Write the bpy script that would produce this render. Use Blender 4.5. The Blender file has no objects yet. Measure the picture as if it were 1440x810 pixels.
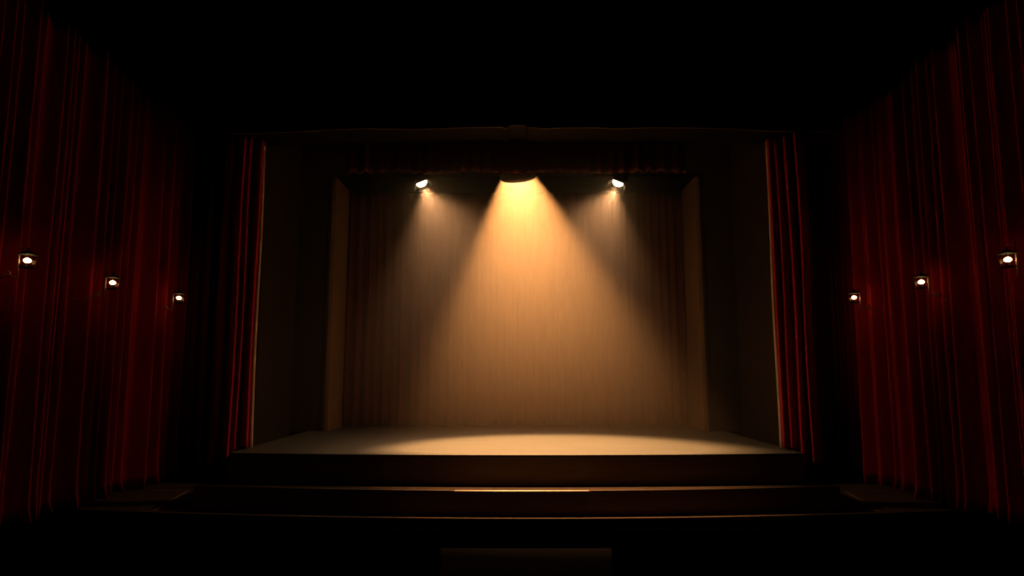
import bpy, bmesh, math, random
from mathutils import Vector, Matrix, Euler
random.seed(7)
PI = math.pi
C = bpy.context.scene.collection

# ------------------------------------------------------------------ camera
F = 900.0; PITCH = math.radians(7.6); CAMZ = 2.79
cam_d = bpy.data.cameras.new('camera'); cam = bpy.data.objects.new('camera', cam_d); C.objects.link(cam)
cam_d.sensor_width = 36.0; cam_d.lens = 36.0 * F / 1440.0
cam_d.clip_start = 0.05; cam_d.clip_end = 100
cam.location = (0, 0, CAMZ)
cam.rotation_euler = Euler((PI/2 + PITCH, 0, 5.0/F), 'XYZ')
bpy.context.scene.camera = cam

# ------------------------------------------------------------------ world, exposure
w = bpy.data.worlds.new('world'); bpy.context.scene.world = w; w.use_nodes = True
w.node_tree.nodes['Background'].inputs[0].default_value = (0, 0, 0, 1)
w.node_tree.nodes['Background'].inputs[1].default_value = 0.0
vs = bpy.context.scene.view_settings
vs.view_transform = 'Standard'; vs.look = 'None'; vs.gamma = 1.0; vs.exposure = 0.0; vs.use_curve_mapping = False
cy = bpy.context.scene.cycles
cy.volume_bounces = 0; cy.max_bounces = 8; cy.diffuse_bounces = 4

# lamp settings (the lamps themselves are built further down)
MAIN_W, MAIN_COL, MAIN_CONE, MAIN_BLEND = 24000.0, (1.0, 0.45, 0.155), 84.0, 0.85
SIDE_W, SIDE_COL, SIDE_CONE, SIDE_BLEND = 1150.0, (1.0, 0.54, 0.28), 96.0, 1.0
BULB_E = 18.0
HAZE_DENSITY = 0.07

# ------------------------------------------------------------------ materials
def new_mat(name):
    m = bpy.data.materials.new(name); m.use_nodes = True
    return m, m.node_tree, m.node_tree.nodes['Principled BSDF']
def pmat(name, col, rough=0.6, metal=0.0, sheen=0.0, sheen_col=None, var=0.25, scale=(3, 3, 3), bump=0.0, spec=0.5):
    m, nt, b = new_mat(name)
    tc = nt.nodes.new('ShaderNodeTexCoord'); mp = nt.nodes.new('ShaderNodeMapping'); mp.inputs['Scale'].default_value = scale
    nz = nt.nodes.new('ShaderNodeTexNoise'); nz.inputs['Scale'].default_value = 2.0; nz.inputs['Detail'].default_value = 4
    cr = nt.nodes.new('ShaderNodeValToRGB')
    cr.color_ramp.elements[0].position = 0.3; cr.color_ramp.elements[1].position = 0.7
    cr.color_ramp.elements[0].color = tuple(c*(1-var) for c in col) + (1,)
    cr.color_ramp.elements[1].color = tuple(min(1, c*(1+var)) for c in col) + (1,)
    nt.links.new(tc.outputs['Object'], mp.inputs[0]); nt.links.new(mp.outputs[0], nz.inputs['Vector'])
    nt.links.new(nz.outputs['Fac'], cr.inputs[0]); nt.links.new(cr.outputs[0], b.inputs['Base Color'])
    b.inputs['Roughness'].default_value = rough; b.inputs['Metallic'].default_value = metal
    b.inputs['Specular IOR Level'].default_value = spec
    if sheen:
        b.inputs['Sheen Weight'].default_value = sheen
        b.inputs['Sheen Roughness'].default_value = 0.4
        b.inputs['Sheen Tint'].default_value = tuple(sheen_col or col) + (1,)
    if bump:
        bp = nt.nodes.new('ShaderNodeBump'); bp.inputs['Strength'].default_value = bump; bp.inputs['Distance'].default_value = 0.01
        nt.links.new(nz.outputs['Fac'], bp.inputs['Height']); nt.links.new(bp.outputs[0], b.inputs['Normal'])
    return m
def emat(name, col, strength):
    m = bpy.data.materials.new(name); m.use_nodes = True; nt = m.node_tree; nt.nodes.clear()
    o = nt.nodes.new('ShaderNodeOutputMaterial'); e = nt.nodes.new('ShaderNodeEmission')
    e.inputs[0].default_value = tuple(col) + (1,); e.inputs[1].default_value = strength
    nt.links.new(e.outputs[0], o.inputs[0]); return m

M = dict(
    velvet=pmat('red_velvet', (0.39, 0.008, 0.024), 0.75, sheen=0.5, sheen_col=(0.8, 0.06, 0.12), var=0.12, scale=(6, 6, 1), spec=0.25),
    velvet_back=pmat('brown_red_velvet', (0.09, 0.015, 0.006), 0.85, sheen=0.1, sheen_col=(0.4, 0.12, 0.08), var=0.15, scale=(8, 8, 0.6), spec=0.2),
    velvet_border=pmat('dark_red_velvet', (0.10, 0.022, 0.016), 0.85, var=0.15, scale=(6, 6, 1), spec=0.2),
    cream=pmat('cream_lining', (0.50, 0.36, 0.22), 0.8, var=0.08),
    deck=pmat('stage_boards', (0.094, 0.096, 0.084), 0.55, var=0.16, scale=(0.35, 7, 1), spec=0.3),
    face=pmat('dark_brown_paint', (0.25, 0.185, 0.125), 0.7, var=0.15, scale=(0.6, 1, 3), spec=0.2),
    apron=pmat('dark_brown_carpet', (0.060, 0.040, 0.022), 0.95, var=0.2, scale=(8, 8, 8), spec=0.05),
    inlay=pmat('floor_strip', (0.20, 0.13, 0.08), 0.7, var=0.1),
    nosing=pmat('brass_nosing', (0.11, 0.08, 0.055), 0.5, metal=0.8, var=0.1),
    nosing_bright=pmat('lighter_nosing', (0.42, 0.36, 0.29), 0.42, metal=1.0, var=0.02),  # lighter, smoother metal than the side strips
    black=pmat('black_paint', (0.003, 0.0026, 0.0023), 0.9, var=0.2, spec=0.0),
    wallblack=pmat('black_wall', (0.004, 0.0035, 0.003), 0.95, var=0.2, spec=0.0),
    portal=pmat('dark_umber_wall', (0.036, 0.025, 0.016), 0.9, var=0.12, spec=0.1),
    jamb=pmat('brown_jamb', (0.22, 0.13, 0.07), 0.75, var=0.12, scale=(3, 3, 0.5), spec=0.2),
    header=pmat('header_brown', (0.009, 0.006, 0.004), 0.85, var=0.15, spec=0.1),
    metal=pmat('black_metal', (0.02, 0.018, 0.016), 0.5, metal=0.6, var=0.15),
    iron=pmat('lit_iron', (0.40, 0.30, 0.22), 0.45, metal=0.5, var=0.2),  # light caught by the upright and scroll is put into this colour
    cage=pmat('shaded_iron', (0.014, 0.011, 0.009), 0.8, var=0.2, spec=0.1),  # iron darkened in colour so the bulb leaves cage and roof in shade
    tread=pmat('darkened_tread', (0.032, 0.022, 0.014), 0.9, var=0.2, spec=0.0),  # shade on the tread is put into its dark colour
    edge=pmat('apron_edge', (0.07, 0.045, 0.03), 0.8, var=0.1, spec=0.05),
    matt=pmat('matt_black', (0.006, 0.006, 0.006), 0.95, spec=0.05),
    lens=emat('lamp_lens', (1.0, 0.66, 0.30), 40.0),
    bulb=emat('warm_bulb', (1.0, 0.50, 0.17), BULB_E),
    inner=emat('lamp_filament', (1.0, 0.66, 0.30), 40.0),
)
def glass_mat():
    m = bpy.data.materials.new('clear_glass'); m.use_nodes = True; nt = m.node_tree; nt.nodes.clear()
    o = nt.nodes.new('ShaderNodeOutputMaterial'); mx = nt.nodes.new('ShaderNodeMixShader')
    t = nt.nodes.new('ShaderNodeBsdfTransparent'); g = nt.nodes.new('ShaderNodeBsdfGlossy'); g.inputs['Roughness'].default_value = 0.05
    mx.inputs[0].default_value = 0.01
    nt.links.new(t.outputs[0], mx.inputs[1]); nt.links.new(g.outputs[0], mx.inputs[2]); nt.links.new(mx.outputs[0], o.inputs[0])
    return m
M['glass'] = glass_mat()

# ------------------------------------------------------------------ mesh helpers
def add_box(bm, x0, x1, y0, y1, z0, z1):
    v = [bm.verts.new(p) for p in ((x0,y0,z0),(x1,y0,z0),(x1,y1,z0),(x0,y1,z0),(x0,y0,z1),(x1,y0,z1),(x1,y1,z1),(x0,y1,z1))]
    for f in ((0,3,2,1),(4,5,6,7),(0,1,5,4),(1,2,6,5),(2,3,7,6),(3,0,4,7)): bm.faces.new([v[i] for i in f])
def add_prism(bm, poly, z0, z1):
    a = [bm.verts.new((x, y, z0)) for x, y in poly]; b = [bm.verts.new((x, y, z1)) for x, y in poly]
    bm.faces.new(list(reversed(a))); bm.faces.new(b)
    n = len(poly)
    for i in range(n): bm.faces.new((a[i], a[(i+1) % n], b[(i+1) % n], b[i]))
def add_prism_y(bm, poly, y0, y1):          # polygon in x,z pushed along y
    a = [bm.verts.new((x, y0, z)) for x, z in poly]; b = [bm.verts.new((x, y1, z)) for x, z in poly]
    bm.faces.new(a); bm.faces.new(list(reversed(b)))
    n = len(poly)
    for i in range(n): bm.faces.new((a[(i+1) % n], a[i], b[i], b[(i+1) % n]))
def add_tube(bm, pts, r, n=10, closed_ends=True):
    pts = [Vector(p) for p in pts]; rings = []
    prev = None
    for i, p in enumerate(pts):
        t = (pts[min(i+1, len(pts)-1)] - pts[max(i-1, 0)]).normalized()
        if prev is None:
            a = Vector((0, 0, 1)) if abs(t.z) < 0.9 else Vector((1, 0, 0))
            u = t.cross(a).normalized()
        else:
            u = (prev - t*prev.dot(t)).normalized()
        prev = u; v = t.cross(u)
        rr = r[i] if isinstance(r, (list, tuple)) else r
        rings.append([bm.verts.new(p + (u*math.cos(2*PI*k/n) + v*math.sin(2*PI*k/n))*rr) for k in range(n)])
    for a, b in zip(rings, rings[1:]):
        for k in range(n): bm.faces.new((a[k], a[(k+1) % n], b[(k+1) % n], b[k]))
    if closed_ends:
        bm.faces.new(list(reversed(rings[0]))); bm.faces.new(rings[-1])
def add_lathe(bm, prof, n=28, mat=Matrix()):  # profile of (radius, z) around local z
    rings = []
    for r, z in prof:
        if r < 1e-6: rings.append([bm.verts.new(mat @ Vector((0, 0, z)))])
        else: rings.append([bm.verts.new(mat @ Vector((r*math.cos(2*PI*k/n), r*math.sin(2*PI*k/n), z))) for k in range(n)])
    for a, b in zip(rings, rings[1:]):
        for k in range(n):
            k2 = (k+1) % n
            if len(a) == 1 and len(b) == 1: continue
            if len(a) == 1: bm.faces.new((a[0], b[k2], b[k]))
            elif len(b) == 1: bm.faces.new((a[k], a[k2], b[0]))
            else: bm.faces.new((a[k], a[k2], b[k2], b[k]))
def obj(name, bm, mat, parent=None, smooth=False, bevel=0.0, loc=None):
    bmesh.ops.recalc_face_normals(bm, faces=bm.faces[:])
    me = bpy.data.meshes.new(name); bm.to_mesh(me); bm.free()
    me.materials.append(mat)
    if smooth:
        for p in me.polygons: p.use_smooth = True
    o = bpy.data.objects.new(name, me); C.objects.link(o)
    if parent: o.parent = parent
    if loc: o.location = loc
    if bevel:
        b = o.modifiers.new('bevel', 'BEVEL'); b.width = bevel; b.segments = 2; b.limit_method = 'ANGLE'
    return o
def tag(o, label=None, cat=None, group=None, kind=None):
    if label: o['label'] = label
    if cat: o['category'] = cat
    if group: o['group'] = group
    if kind: o['kind'] = kind
    return o
def thing(name, label, cat, loc=(0, 0, 0), rot=(0, 0, 0), group=None):
    o = bpy.data.objects.new(name, None); C.objects.link(o); o.empty_display_size = 0.2
    o.location = loc; o.rotation_euler = rot
    return tag(o, label, cat, group)
def struct(name, bm, mat, label, cat):
    return tag(obj(name, bm, mat), label, cat, kind='structure')
def box_obj(name, mat, *b, parent=None, bevel=0.0):
    bm = bmesh.new(); add_box(bm, *b); return obj(name, bm, mat, parent, bevel=bevel)

# ------------------------------------------------------------------ the room
ZC = 10.6
def sbox(name, mat, label, cat, *b):
    bm = bmesh.new(); add_box(bm, *b); return struct(name, bm, mat, label, cat)
sbox('floor', M['black'], 'black auditorium floor lost in darkness below the stage apron', 'floor', -10.2, 10.2, -3.2, 23.2, -0.7, -0.5)
sbox('ceiling', M['black'], 'black ceiling of the theatre lost in darkness', 'ceiling', -10.2, 10.2, -3.2, 23.2, ZC, ZC + 0.2)
sbox('wall_left', M['wallblack'], 'dark left wall of the auditorium behind the red curtains', 'wall', -10.2, -9.8, -3.2, 23.2, -0.5, ZC)
sbox('wall_right', M['wallblack'], 'dark right wall of the auditorium behind the red curtains', 'wall', 9.8, 10.2, -3.2, 23.2, -0.5, ZC)
sbox('wall_back', M['wallblack'], 'dark wall at the very back behind the stage curtain', 'wall', -9.8, 9.8, 22.6, 23.2, -0.5, ZC)
sbox('wall_rear', M['wallblack'], 'dark rear wall of the auditorium behind the viewer', 'wall', -9.8, 9.8, -3.2, -2.8, -0.5, ZC)
for s, nm in ((-1, 'left'), (1, 'right')):
    a, b = sorted((s*6.75, s*6.90))
    bm = bmesh.new(); add_box(bm, a, b, 16.8, 19.45, 0.0, ZC); add_box(bm, a, b, 15.30, 16.8, 7.0, ZC)  # upper piece over the gap is added, unseen, to keep curtain tops dark
    struct('wall_wing_' + nm, bm, M['portal'], 'flat dark umber wing wall on the %s side of the stage, with an added upper piece blocking light' % nm, 'wall')
    a, b = sorted((s*5.66, s*6.90))
    sbox('wall_portal_' + nm, M['portal'], 'flat dark umber wall between the %s red stage curtain and the inner frame' % nm, 'wall', a, b, 19.45, 19.7, 1.09, ZC)
sbox('wall_portal_top', M['portal'], 'dark umber wall above the inner stage opening', 'wall', -5.66, 5.66, 19.45, 19.7, 8.95, ZC)
sbox('wall_proscenium', M['black'], 'black proscenium wall above the header, lost in darkness', 'wall', -7.5, 7.5, 14.42, 15.22, 8.97, ZC)
for s, nm in ((-1, 'left'), (1, 'right')):
    a, b = sorted((s*8.75, s*9.8))
    sbox('trim_' + ('1' if s < 0 else '2'), M['black'], 'black plinth under the nearest %s wall curtain' % nm, 'trim', a, b, -2.8, 13.55, -0.5, 0.0)

# header beam: slightly arched lower edge with a small raised notch in the middle
def zpix(y, depth):
    v = (405 - y)/F
    return CAMZ + depth*(math.sin(PITCH) + math.cos(PITCH)*v)/(math.cos(PITCH) - math.sin(PITCH)*v)
def xpix(x, y, depth):
    v = (405 - y)/F
    return depth*((x - 725)/F)/(math.cos(PITCH) - math.sin(PITCH)*v)
edge_px = [(275, 187.5), (372, 187), (430, 184.5), (470, 182), (520, 181), (575, 182), (620, 181), (655, 179.5), (705, 179), (712, 181.5),
           (718, 176.5), (738, 176.5), (743, 180), (752, 179.5), (762, 182), (780, 180.5), (830, 180), (865, 181.5), (905, 180.5), (945, 180.5), (990, 181), (1030, 182.5), (1080, 185.5), (1176, 187)]
low = [(xpix(x, y, 14.4), zpix(y, 14.4)) for x, y in edge_px]
hd = thing('proscenium_header', 'black header beam across the top of the stage opening with a small central notch', 'beam', (0, 14.4, 8.4))
bm = bmesh.new(); add_prism_y(bm, [(x, z - 8.4) for x, z in low] + [(7.5, 0.56), (-7.5, 0.56)], 0.0, 0.84)
obj('beam', bm, M['header'], hd)
bm = bmesh.new(); add_tube(bm, [(x, -0.012, z - 8.4 + 0.004) for x, z in low], 0.012, 6)
obj('edge_moulding', bm, M['inlay'], hd)

# ------------------------------------------------------------------ stage, step and apron
def arc(hw, yc, rise, n=40):
    return [(-hw + 2*hw*i/n, yc + rise*((-hw + 2*hw*i/n)/hw)**2) for i in range(n+1)]
st = thing('stage', 'raised wooden stage with a lit brown deck and a dark front', 'stage', (0, 17, 0))
def shift(poly, dy): return [(x, y - dy) for x, y in poly]
HS = 6.19
a = arc(HS, 13.78, 0.35)
bm = bmesh.new(); add_prism(bm, shift(arc(HS-0.01, 13.81, 0.35) + [(HS-0.01, 22.55), (-HS+0.01, 22.55)], 17), 0.0, 1.05); obj('base', bm, M['face'], st)
bm = bmesh.new(); add_prism(bm, shift(a + [(HS, 22.55), (-HS, 22.55)], 17), 1.05, 1.09); obj('deck', bm, M['deck'], st)
sp = thing('stage_step', 'long dark step running along the front of the stage with a thin bright edge', 'step', (0, 13.4, 0))
HP = 6.72
bm = bmesh.new(); add_prism(bm, shift(arc(HP, 13.2, 0.55) + [(HP, 14.6), (6.21, 14.6)] + list(reversed(arc(6.21, 13.83, 0.35))) + [(-6.21, 14.6), (-HP, 14.6)], 13.4), 0.0, 0.46)
obj('step_body', bm, M['face'], sp)
bm = bmesh.new(); add_prism(bm, shift(arc(HP-0.02, 13.22, 0.55) + [(HP-0.02, 14.58), (6.21, 14.58)] + list(reversed(arc(6.21, 13.83, 0.35))) + [(-6.21, 14.58), (-HP+0.02, 14.58)], 13.4), 0.458, 0.466)
obj('tread', bm, M['tread'], sp)
def ystep(x): return 13.2 + 0.55*(x/HP)**2
for (x0, x1, fwd, mat, lab) in ((-HP, -1.24, 0.0, 'nosing', None), (-1.22, 1.47, 0.03, 'nosing_bright', 'lighter metal edge strip at the middle of the step'), (1.49, HP, 0.0, 'nosing', None)):
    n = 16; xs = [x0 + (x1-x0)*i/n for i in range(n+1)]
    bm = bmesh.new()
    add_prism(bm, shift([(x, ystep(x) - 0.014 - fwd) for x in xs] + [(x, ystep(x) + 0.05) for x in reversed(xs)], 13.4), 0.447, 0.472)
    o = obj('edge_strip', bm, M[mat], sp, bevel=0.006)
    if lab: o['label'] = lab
ap = thing('stage_apron', 'low dark floor in front of and beside the stage with a curved front edge', 'platform', (0, 14, -0.5))
def yap(x): return 12.9 + 0.80*(x/9.0)**2
xs = [-9.75 + 19.5*i/48 for i in range(49)]
bm = bmesh.new(); add_prism(bm, [(x, yap(x) - 14) for x in xs] + [(9.75, 8.5), (-9.75, 8.5)], 0.0, 0.49); obj('floor_body', bm, M['apron'], ap)
bm = bmesh.new(); add_prism(bm, [(x, yap(x) - 14 - 0.02) for x in xs] + [(x, yap(x) - 14 + 0.05) for x in reversed(xs)], 0.47, 0.502); obj('edge_strip', bm, M['edge'], ap)
for s in (-1, 1):
    bm = bmesh.new(); add_prism(bm, [(s*7.42, -0.35), (s*7.48, -0.35), (s*7.93, 1.9), (s*7.87, 1.9)], 0.49, 0.496); obj('inlay_strip', bm, M['inlay'], ap)
    bm = bmesh.new(); add_prism(bm, [(s*7.86, 1.86), (s*8.75, 1.86), (s*8.75, 1.92), (s*7.86, 1.92)], 0.49, 0.496); obj('inlay_strip', bm, M['inlay'], ap)

# ------------------------------------------------------------------ low partitions at the head of the aisle
for s, x0, x1, nm in ((-1, -5.6, -1.12, 'left'), (1, 1.43, 5.6, 'right')):
    t = thing('low_partition', 'nearly black low partition wall in the foreground, %s of the centre aisle' % nm, 'partition', ((x0+x1)/2, 9.9, -0.5), group='partitions beside the aisle')
    hw = (x1-x0)/2
    box_obj('panel', M['wallblack'], -hw, hw, 0.0, 0.08, 0.0, 0.95, parent=t)
    box_obj('cap_rail', M['wallblack'], -hw-0.02, hw+0.02, -0.03, 0.11, 0.95, 1.0, parent=t, bevel=0.01)
    for e in (-hw+0.05, hw-0.05):
        box_obj('end_post', M['wallblack'], e-0.05, e+0.05, -0.02, 0.10, 0.0, 0.95, parent=t, bevel=0.008)
    for k in range(4):
        a = -hw + 0.2 + k*(2*hw-0.4)/4
        box_obj('raised_panel', M['black'], a+0.06, a+(2*hw-0.4)/4-0.06, -0.015, 0.0, 0.15, 0.8, parent=t, bevel=0.006)

# ------------------------------------------------------------------ curtains
def curtain_mesh(u0, u1, crests, place, z0, z1, step=0.022, rows=36, amp0=0.22, flare=0.06, seed=1, valley=0.03, vper=0.31, sharp=False):
    """plan profile = narrow crests over a shallow ripple; place(u, p) -> x, y ; z0 may be a function of u"""
    rnd = random.Random(seed); n = max(8, int(round((u1-u0)/step)))
    ph = [rnd.uniform(0, 6.28) for _ in range(6)]
    sway = {c[0]: (rnd.uniform(-1, 1), rnd.uniform(0, 6.28)) for c in crests}
    bm = bmesh.new(); grid = []
    for j in range(rows+1):
        t = j/rows; t = t if t > 0.12 else t          # 0 bottom .. 1 top
        row = []
        for i in range(n+1):
            u = u0 + (u1-u0)*i/n
            p = valley*math.sin(2*PI*u/vper + ph[0]) + 0.5*valley*math.sin(2*PI*u/(vper*0.43) + ph[1])
            pk = 0.0
            for (c, a, wd) in crests:
                sw, sp_ = sway[c]
                cc = c + 0.025*sw*math.sin(2.2*t*PI + sp_)
                if sharp:      # deep pleat: a long flank towards the hall, a steep one behind
                    d = u - cc
                    pk = max(pk, amp0*a*((0.22*max(0.0, 1 + d/(wd*5)) + 0.78*math.exp(-(d/wd)**2)) if d < 0 else math.exp(-(d/(0.8*wd))**2)))
                else:
                    p += amp0*a*math.exp(-((u-cc)/wd)**2)
            p += pk
            k = 0.72 + 0.28*(1-t)**0.8                     # gathered tight at the top, fuller at the hem
            p = p*k
            zb = z0(u) if callable(z0) else z0
            z = zb + (z1-zb)*t
            h = max(0.0, 1 - (z-zb)/0.38)                  # the last handspan breaks on the floor
            if h > 0:
                p += flare*h*(0.5 + 0.5*math.sin(u*17 + ph[2]) + 0.5*math.sin(u*9 + z*16 + ph[3]))
                z += 0.025*h*(1 + math.sin(u*23 + ph[4]))
            x, y = place(u, p)
            row.append(bm.verts.new((x, y, z)))
        grid.append(row)
    for j in range(rows):
        for i in range(n):
            bm.faces.new((grid[j][i], grid[j][i+1], grid[j+1][i+1], grid[j+1][i]))
    return bm
def drape(name, bm, mat, parent=None, thick=0.018):
    o = obj(name, bm, mat, parent, smooth=True)
    s = o.modifiers.new('thickness', 'SOLIDIFY'); s.thickness = thick; s.offset = 0
    return o
WX = 9.56                                # plane of the valleys of the wall curtains
def wall_u(px):                          # depth of a crest seen at this column on row 500
    r = abs(px - 725)/F/(math.cos(PITCH) + math.sin(PITCH)*95/F)
    return (WX - 0.36)/r
LEFT = [
 ('nearest the viewer, with widely spaced faint folds', [(5, .9), (14, .7), (33, .4), (52, .8), (67, .7), (89, .6)], None, 98),
 ('behind the middle wall lantern, bunched in close folds', [(108, 1.1), (118, .8), (131, .8), (142, .8), (154, .9), (166, .5), (184, .6)], 98, 194),
 ('with a broad bright double fold breaking on the floor', [(204, 1.1), (219, 1.1), (230, .7), (240, .7), (254, .9)], 194, 264),
 ('furthest back, half hidden beside the stage corner', [(274, .7), (287, .8), (297, .4), (311, .5), (322, .5)], 264, 334)]
RIGHT = [
 ('nearest the viewer, with widely spaced faint folds', [(1370, .3), (1386, .9), (1402, .9), (1424, .7), (1435, .9), (1455, .6)], None, 1360),
 ('with a bunch of seven close red folds', [(1272, .4), (1285, 1.1), (1297, .9), (1306, .7), (1316, 1.0), (1326, 1.1), (1338, 1.0), (1348, 1.0)], 1360, 1266),
 ('with a broad bright red fold breaking on the floor', [(1209, .9), (1216, 1.2), (1227, .9), (1235, 1.1), (1254, .7)], 1264, 1199),
 ('furthest back, very dim beside the stage corner', [(1144, .4), (1157, .5), (1168, .6), (1175, .6), (1186, .6)], 1198, 1133)]
for s, side, tab in ((-1, 'left', LEFT), (1, 'right', RIGHT)):
    for k, (desc, cr, e0, e1) in enumerate(tab):
        u_a = 8.2 if e0 is None else wall_u(e0) + 0.02
        u_b = wall_u(e1) - 0.02
        crests = [(wall_u(px), a, 0.075 + 0.02*(i % 3)) for i, (px, a) in enumerate(cr)]
        if e0 is None:
            crests += [(wall_u(cr[0][0] if s < 0 else cr[-1][0]) - d, 0.7, 0.09) for d in (0.45, 0.85, 1.35, 1.9, 2.4)]
        us = sorted([c[0] for c in crests] + [u_a, u_b])
        for ua_, ub_ in zip(us, us[1:]):                 # shallower pleats in the wider gaps
            m = int((ub_ - ua_)/0.19)
            for q in range(1, m): crests.append((ua_ + (ub_-ua_)*q/m, 0.55, 0.06))
        us = sorted(c[0] for c in crests)
        crests = [(c, a, max(0.032, min(0.075, 0.19*(c - max([q for q in us if q < c - 1e-4], default=c - 0.3))))) for c, a, w_ in crests]
        bm = curtain_mesh(u_a, u_b, crests, lambda u, p: (s*(WX - p), u), 0.012, 10.0, seed=11 + k + (20 if s > 0 else 0), vper=0.27, amp0=0.52, step=0.009, valley=0.015, sharp=True)
        root = thing('wall_curtain', 'red velvet %s wall curtain %s' % (side, desc), 'curtain', (0, 0, 0.0), group='red curtains along the %s wall' % side)
        drape('drape', bm, M['velvet'], root)
        bm = bmesh.new(); add_tube(bm, [(s*9.64, u_a, 10.03), (s*9.64, u_b, 10.03)], 0.03, 10)
        for y in (u_a + 0.08, u_b - 0.08): add_tube(bm, [(s*9.64, y, 10.03), (s*9.80, y, 10.03)], 0.018, 8)
        obj('curtain_rail', bm, M['metal'], root)

# stage curtains drawn to the sides of the opening
YL = 14.56
for s, side, cr, xin in ((-1, 'left', [(6.17, .8), (6.37, .8), (6.50, 1.1), (6.71, .5)], 6.05), (1, 'right', [(6.13, .8), (6.27, .8), (6.47, 1.1), (6.65, 1.2)], 6.03)):
    root = thing('stage_curtain', 'red stage curtain drawn to the %s edge of the stage with a pale inner edge' % side, 'curtain', (0, YL, 1.1), group='drawn stage curtains')
    def zb(u):
        return 0.012 if u < HS + 0.19 else (-0.36 if u > HS + 0.23 else 0.012 - 0.372*(u - HS - 0.19)/0.04)
    crests = [(c, a, 0.055) for c, a in cr]
    bm = curtain_mesh(xin, 6.80, crests, lambda u, p: (s*(u - 0.52*p), 0.36 - 0.58*(u - xin) - 0.85*p), zb, 7.26, step=0.012, seed=40 + s, amp0=0.26, flare=0.03, valley=0.015, vper=0.2)
    drape('drape', bm, M['velvet'], root)
    # pale lining turned forward along the inner edge
    bm = bmesh.new(); rows = 40; g = []
    for j in range(rows+1):
        z = 0.01 + 7.25*j/rows; wob = 0.012*math.sin(z*1.1 + s) + 0.05*min(1.0, z/7.25)
        row = []
        for i in range(7):
            a = PI*i/6
            row.append(bm.verts.new((s*(xin - 0.035 + wob + 0.035*math.cos(a) + 0.02), 0.36 - 0.03 - 0.055*math.sin(a), z)))
        g.append(row)
    for j in range(rows):
        for i in range(6): bm.faces.new((g[j][i], g[j][i+1], g[j+1][i+1], g[j+1][i]))
    o = drape('inner_edge', bm, M['cream'], root, 0.01); o['label'] = 'pale cream inner edge'

# border drape with fringe, hung just behind the header
YB = 15.44; ZB = zpix(246, YB)
root = thing('border_drape', 'dark red-brown border drape hanging across the top of the stage behind the header', 'drape', (0, YB, ZB))
crs = []; u = -4.1
rb = random.Random(5)
while u < 4.1:
    crs.append((u, rb.uniform(0.3, 0.6), rb.uniform(0.07, 0.12))); u += rb.uniform(0.22, 0.4)
bm = curtain_mesh(-4.25, 4.25, crs, lambda u, p: (u, -p*0.6), lambda u: 0.05*abs(math.sin(u*1.48)), 1.9, step=0.03, rows=14, seed=9, flare=0.0)
drape('drape', bm, M['velvet_border'], root)
bm = bmesh.new(); add_tube(bm, [(-4.3, 0, 1.93), (4.3, 0, 1.93)], 0.03, 10)
for x in (-4.0, -2.0, 0.0, 2.0, 4.0): add_tube(bm, [(x, 0, 1.93), (x, 0, ZC - ZB)], 0.008, 6)
obj('hanging_bar', bm, M['metal'], root)
bm = bmesh.new()
for i in range(91):
    x = -1.8 + 3.6*i/90; z = 0.05*abs(math.sin(x*1.48))
    add_lathe(bm, [(0, 0.012), (0.014, 0.0), (0.010, -0.02), (0.006, -0.045), (0, -0.055)], 6, Matrix.Translation((x, -0.06, z)))
obj('bead_fringe', bm, M['cage'], root, smooth=True)

# inner stage frame: brown jambs round the back curtain
pf = thing('portal_frame', 'brown wooden frame with deep side jambs around the back curtain', 'frame', (0, 19.45, 1.09))
for s in (-1, 1):
    bm = bmesh.new(); add_prism(bm, [(s*5.60, -0.04), (s*5.72, -0.04), (s*5.72, 1.75), (s*5.60, 1.75)], 0.0, 7.80); obj('jamb', bm, M['jamb'], pf, bevel=0.01)
    bm = bmesh.new(); add_prism(bm, [(s*5.72, -0.06), (s*5.80, -0.06), (s*5.80, -0.0), (s*5.72, -0.0)], 0.0, 7.86); obj('moulding', bm, M['portal'], pf, bevel=0.01)
bm = bmesh.new(); add_box(bm, -5.72, 5.72, -0.04, 1.75, 7.80, 7.9); obj('lintel', bm, M['black'], pf)  # lintel coloured black in place of shade above the beams

# back curtain
crs = []; u = -5.5; rb = random.Random(21)
while u < 5.5:
    crs.append((u, rb.uniform(0.35, 0.75), rb.uniform(0.06, 0.11))); u += rb.uniform(0.2, 0.38)
root = thing('back_curtain', 'full-width brownish red pleated curtain closing the back of the stage', 'curtain', (0, 21.0, 1.1))
bm = curtain_mesh(-5.56, 5.56, crs, lambda u, p: (u, -p*0.8), 0.0, 7.72, step=0.025, rows=24, seed=3, flare=0.03)
drape('drape', bm, M['velvet_back'], root)
bm = bmesh.new(); add_tube(bm, [(-5.59, 0, 7.68), (5.59, 0, 7.68)], 0.03, 10); obj('curtain_rail', bm, M['metal'], root)

# ------------------------------------------------------------------ lights over the stage
def aim(o_loc, target):
    z = (Vector(o_loc) - Vector(target)).normalized(); x = Vector((1, 0, 0)); x = (x - z*x.dot(z)).normalized(); y = z.cross(x)
    return Matrix((x, y, z)).transposed().to_euler()      # lamp looks down -z, local -y faces the hall
YLAMP = 16.12; ZBAT = 9.25
bt = thing('lighting_batten', 'black pipe batten carrying the stage lights, hidden above the border drape', 'batten', (0, YLAMP, ZBAT))
bm = bmesh.new(); add_tube(bm, [(-4.0, 0, 0), (4.0, 0, 0)], 0.03, 12); obj('pipe', bm, M['metal'], bt, smooth=True)
for x in (-3.4, -1.2, 1.2, 3.4):
    bm = bmesh.new(); add_tube(bm, [(x, 0, 0), (x, 0, ZC - ZBAT)], 0.008, 6); obj('suspension_cable', bm, M['metal'], bt)

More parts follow.
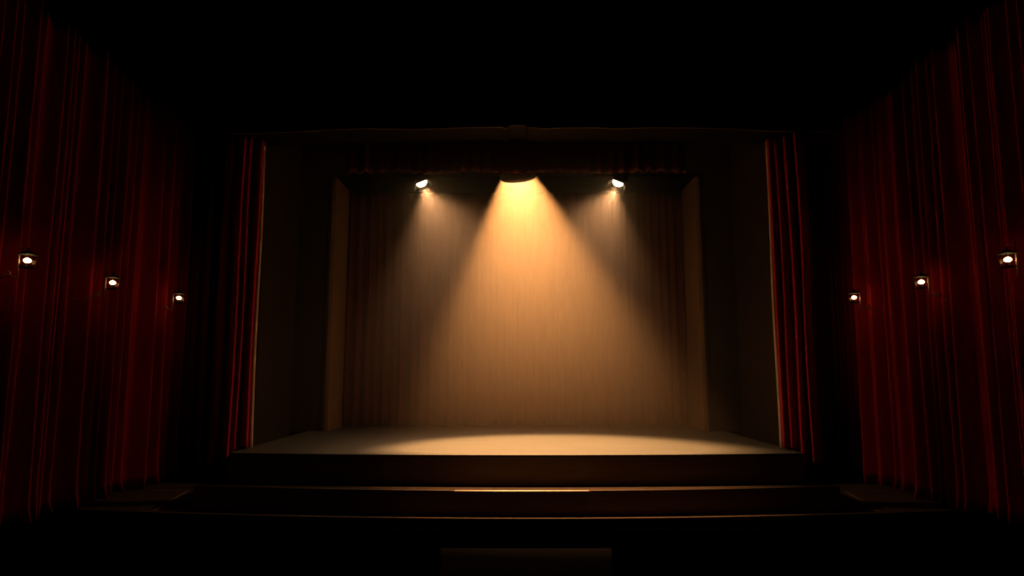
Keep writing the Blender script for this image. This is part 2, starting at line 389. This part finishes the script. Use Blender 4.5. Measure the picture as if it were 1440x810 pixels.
def spot(parent, loc, watts, col, cone, blend, radius):
    d = bpy.data.lights.new('lamp_light', 'SPOT'); d.energy = watts; d.color = col; d.spot_size = math.radians(cone); d.spot_blend = blend; d.shadow_soft_size = radius
    o = bpy.data.objects.new('lamp_light', d); C.objects.link(o); o.parent = parent; o.location = loc
    return o
def rod(parent, p_local):
    R = parent.rotation_euler.to_matrix(); top = R.transposed() @ (Vector((parent.location.x, YLAMP, ZBAT - 0.03)) - parent.location)
    bm = bmesh.new(); add_tube(bm, [p_local, top], 0.014, 8); obj('hanging_rod', bm, M['metal'], parent)
# central wide downlight
ZA = zpix(252, YLAMP); APEX = 0.86; TILT = (0.84, 14.6, 1.09)
head = Vector((-0.03, YLAMP, ZA + APEX))
cl = thing('stage_spotlight', 'large central stage spotlight throwing the broad amber beam', 'spotlight', head, aim(head, TILT))
ra = 0.425
bm = bmesh.new()
add_lathe(bm, [(0.0, 0.20), (0.12, 0.20), (0.16, 0.16), (0.17, 0.0), (0.20, -0.2), (ra + 0.03, -APEX), (ra + 0.045, -APEX), (ra + 0.045, -APEX + 0.03), (0.225, -0.2), (0.21, 0.02), (0.18, 0.23), (0.0, 0.25)], 48)
obj('housing', bm, M['metal'], cl, smooth=True)
bm = bmesh.new(); g = []
for i in range(33):
    th = math.radians(-86 + 172*i/32); h = 0.31*max(0.0, math.cos(th))**0.8
    row = []
    for k in range(5):                                    # the lip leans in and trims the beam at the front of the stage
        f_ = k/4; x = (ra + 0.045)*math.sin(th); y0_ = -(ra + 0.045)*math.cos(th); y1_ = y0_ + (0.47 - 0.215)*math.cos(th)
        row.append(bm.verts.new((x, y0_ + (y1_ - y0_)*f_, -APEX - h*f_ + 0.012)))
    g.append(row)
for p, q in zip(g, g[1:]):
    for k in range(4): bm.faces.new((p[k], q[k], q[k+1], p[k+1]))
o = obj('front_lip', bm, M['metal'], cl, smooth=True)
sm = o.modifiers.new('thickness', 'SOLIDIFY'); sm.thickness = 0.008
bm = bmesh.new(); add_lathe(bm, [(0, 0.19), (0.05, 0.17), (0.06, 0.13), (0.04, 0.09), (0, 0.07)], 16); obj('lamp_bulb', bm, M['inner'], cl, smooth=True)
bm = bmesh.new()
for s in (-1, 1): add_tube(bm, [(s*0.24, 0, -0.15), (s*0.30, 0, 0.05), (s*0.28, 0, 0.36), (0, 0, 0.42)], 0.016, 8)
add_box(bm, -0.04, 0.04, -0.04, 0.04, 0.40, 0.56)
obj('yoke', bm, M['metal'], cl)
rod(cl, (0, 0, 0.50))
spot(cl, (0, 0, 0.0), MAIN_W, MAIN_COL, MAIN_CONE, MAIN_BLEND, 0.08)

for s, side, px in ((-1, 'left', 593), (1, 'right', 869)):
    loc = Vector((xpix(px, 257, YLAMP), YLAMP, zpix(257, YLAMP)))
    fl = thing('fresnel_lantern', 'small bright stage lantern glowing on the batten %s of the central beam' % side, 'spotlight', loc, aim(loc, (loc.x - s*2.9, 15.0, 1.09)), group='small lanterns either side of the central beam')
    bm = bmesh.new(); add_lathe(bm, [(0.0, 0.34), (0.09, 0.34), (0.12, 0.30), (0.15, 0.10), (0.165, 0.02), (0.165, -0.02), (0.155, -0.02), (0.148, 0.02), (0.13, 0.06), (0.0, 0.06)], 28); obj('body', bm, M['metal'], fl, smooth=True)
    bm = bmesh.new(); add_lathe(bm, [(0.0, -0.09), (0.05, -0.084), (0.10, -0.06), (0.135, -0.018), (0.145, 0.012), (0.145, 0.03), (0, 0.03)], 28); obj('lens', bm, M['lens'], fl, smooth=True)
    bm = bmesh.new()
    for k in (-1, 1): add_tube(bm, [(k*0.155, 0, 0.12), (k*0.21, 0, 0.13), (k*0.18, 0, 0.48), (0, 0, 0.56)], 0.012, 8)
    obj('yoke', bm, M['metal'], fl)
    for (ax, sg) in (('x', 1), ('x', -1), ('y', 1), ('y', -1)):
        bm = bmesh.new()
        if ax == 'x': pts = [(sg*0.165, -0.10, -0.02), (sg*0.165, 0.10, -0.02), (sg*0.24, 0.13, -0.13), (sg*0.24, -0.13, -0.13)]
        else: pts = [(-0.10, sg*0.165, -0.02), (0.10, sg*0.165, -0.02), (0.13, sg*0.26, -0.10), (-0.13, sg*0.26, -0.10)]
        bm.faces.new([bm.verts.new(p) for p in pts])
        o = obj('barn_door', bm, M['matt'], fl); q = o.modifiers.new('thickness', 'SOLIDIFY'); q.thickness = 0.006
    rod(fl, (0, 0, 0.56))
    spot(fl, (0, 0, -0.17), SIDE_W, SIDE_COL, SIDE_CONE, SIDE_BLEND, 0.08)

# ------------------------------------------------------------------ wall lanterns
def lantern(s, y, z, label, group):
    """built with the wall in +x; s = -1 turns it round for the left wall. Base point = bulb centre."""
    t = thing('wall_lantern', label, 'wall lamp', (s*8.55, y, z), (0, 0, 0), group)
    def X(x): return s*x
    bm = bmesh.new(); add_lathe(bm, [(0, -0.045), (0.03, -0.04), (0.055, -0.018), (0.062, 0.0), (0.05, 0.022), (0.025, 0.042), (0, 0.05)], 20); obj('bulb', bm, M['bulb'], t, smooth=True)
    bm = bmesh.new(); add_tube(bm, [(X(0.15), 0, -0.32), (X(0.15), 0, 0.0), (X(0.15), 0, 0.26)], [0.010, 0.014, 0.006], 10)
    add_lathe(bm, [(0, 0.32), (0.014, 0.295), (0.008, 0.265), (0.02, 0.255), (0, 0.245)], 10, Matrix.Translation((X(0.15), 0, 0)))
    obj('upright', bm, M['iron'], t, smooth=True)
    bm = bmesh.new()
    pts = []
    for k in range(41):                                     # S scroll from the upright back to the wall
        q = k/40; pts.append((X(0.15 + 0.62*q), 0, -0.32 + 0.06*math.sin(2*PI*q) - 0.02*q))
    add_tube(bm, pts, 0.012, 8)
    for (cx, cz, r0, sg) in ((0.33, -0.25, 0.075, 1), (0.52, -0.33, 0.07, -1)):
        add_tube(bm, [(X(cx + r0*(1 - k/40)*math.cos(sg*k*0.32)), 0, cz + r0*(1 - k/40)*math.sin(sg*k*0.32)) for k in range(34)], 0.008, 8)
    add_tube(bm, [(X(0.76), 0, -0.34), (X(1.25), 0, -0.34)], 0.012, 8)
    obj('scroll_arm', bm, M['iron'], t, smooth=True)
    bm = bmesh.new(); R = Matrix.Translation((X(1.25), 0, -0.34)) @ Matrix.Rotation(PI/2, 4, 'Y')
    add_lathe(bm, [(0, -0.02), (0.08, -0.02), (0.08, 0.0), (0.05, 0.03), (0, 0.03)], 18, R); obj('back_plate', bm, M['iron'], t, smooth=True)
    bm = bmesh.new()                                         # cage: base, posts, roof
    hw = 0.10
    add_box(bm, X(0)-0.085, X(0)+0.085, -0.085, 0.085, -0.135, -0.12)
    add_lathe(bm, [(0.012, -0.12), (0.012, -0.05), (0.02, -0.045), (0, -0.044)], 10)
    for a in (-1, 1):
        for b in (-1, 1): add_tube(bm, [(a*0.078, b*0.078, -0.12), (a*0.10, b*0.10, 0.10)], 0.004, 6)
    obj('cage', bm, M['cage'], t)
    bm = bmesh.new()
    v = [bm.verts.new(p) for p in ((-0.125, -0.125, 0.10), (0.125, -0.125, 0.10), (0.125, 0.125, 0.10), (-0.125, 0.125, 0.10), (-0.03, -0.03, 0.17), (0.03, -0.03, 0.17), (0.03, 0.03, 0.17), (-0.03, 0.03, 0.17))]
    for f in ((0, 1, 5, 4), (1, 2, 6, 5), (2, 3, 7, 6), (3, 0, 4, 7), (4, 5, 6, 7), (3, 2, 1, 0)): bm.faces.new([v[i] for i in f])
    add_lathe(bm, [(0.016, 0.17), (0.016, 0.2), (0.008, 0.21), (0.014, 0.225), (0, 0.24)], 10)
    obj('roof', bm, M['cage'], t)
    bm = bmesh.new(); add_tube(bm, [(X(0.15), 0, 0.19), (X(0.08), 0, 0.215), (0, 0, 0.2)], 0.007, 8); obj('hanger', bm, M['iron'], t)
    bm = bmesh.new(); add_tube(bm, [(X(0.15), 0, -0.13), (X(0.08), 0, -0.128)], 0.007, 8); obj('lower_bracket', bm, M['iron'], t)
    for k in range(4):
        c, q = math.cos(k*PI/2), math.sin(k*PI/2)
        bm = bmesh.new()
        loc = [(-0.07, 0.081, -0.12), (0.07, 0.081, -0.12), (0.09, 0.0985, 0.10), (-0.09, 0.0985, 0.10)]
        bm.faces.new([bm.verts.new((x*c - y_*q, x*q + y_*c, z_)) for x, y_, z_ in loc]); obj('pane', bm, M['glass'], t)
    return t
for s, side in ((-1, 'left'), (1, 'right')):
    for y, z, which in ((11.0, 4.75, 'nearest the picture edge'), (13.4, 4.70, 'the middle one of three'), (16.1, 4.69, 'furthest away, closest to the stage')):
        lantern(s, y, z, 'glowing iron lantern on the %s curtain wall, %s' % (side, which), 'glowing lanterns on the %s wall' % side)

# ------------------------------------------------------------------ haze over the stage
hm = bpy.data.materials.new('stage_haze'); hm.use_nodes = True; nt = hm.node_tree; nt.nodes.clear()
out = nt.nodes.new('ShaderNodeOutputMaterial'); sc = nt.nodes.new('ShaderNodeVolumeScatter')
sc.inputs['Color'].default_value = (1, 0.80, 0.58, 1); sc.inputs['Density'].default_value = HAZE_DENSITY; sc.inputs['Anisotropy'].default_value = 0.0
tc = nt.nodes.new('ShaderNodeTexCoord'); sx = nt.nodes.new('ShaderNodeSeparateXYZ'); mr = nt.nodes.new('ShaderNodeMapRange')
mr.inputs['From Min'].default_value = 1.09; mr.inputs['From Max'].default_value = 8.0      # density falls towards the floor, shaped to make the beam fade
mr.inputs['To Min'].default_value = 0.07*HAZE_DENSITY; mr.inputs['To Max'].default_value = HAZE_DENSITY
nt.links.new(tc.outputs['Object'], sx.inputs[0]); pw = nt.nodes.new('ShaderNodeMath'); pw.operation = 'POWER'; pw.inputs[1].default_value = 1.25
mr0 = nt.nodes.new('ShaderNodeMapRange'); mr0.inputs['From Min'].default_value = 1.09; mr0.inputs['From Max'].default_value = 8.0
mr.inputs['From Min'].default_value = 0.0; mr.inputs['From Max'].default_value = 1.0
nt.links.new(sx.outputs['Z'], mr0.inputs['Value']); nt.links.new(mr0.outputs[0], pw.inputs[0]); nt.links.new(pw.outputs[0], mr.inputs['Value']); nt.links.new(mr.outputs[0], sc.inputs['Density'])
nt.links.new(sc.outputs[0], out.inputs['Volume'])
bm = bmesh.new(); add_box(bm, -6.7, 6.7, 13.5, 20.8, 1.095, 8.8)
hz = obj('haze', bm, hm); tag(hz, 'thin smoky haze filling the stage and showing the light beams', 'haze', kind='stuff')
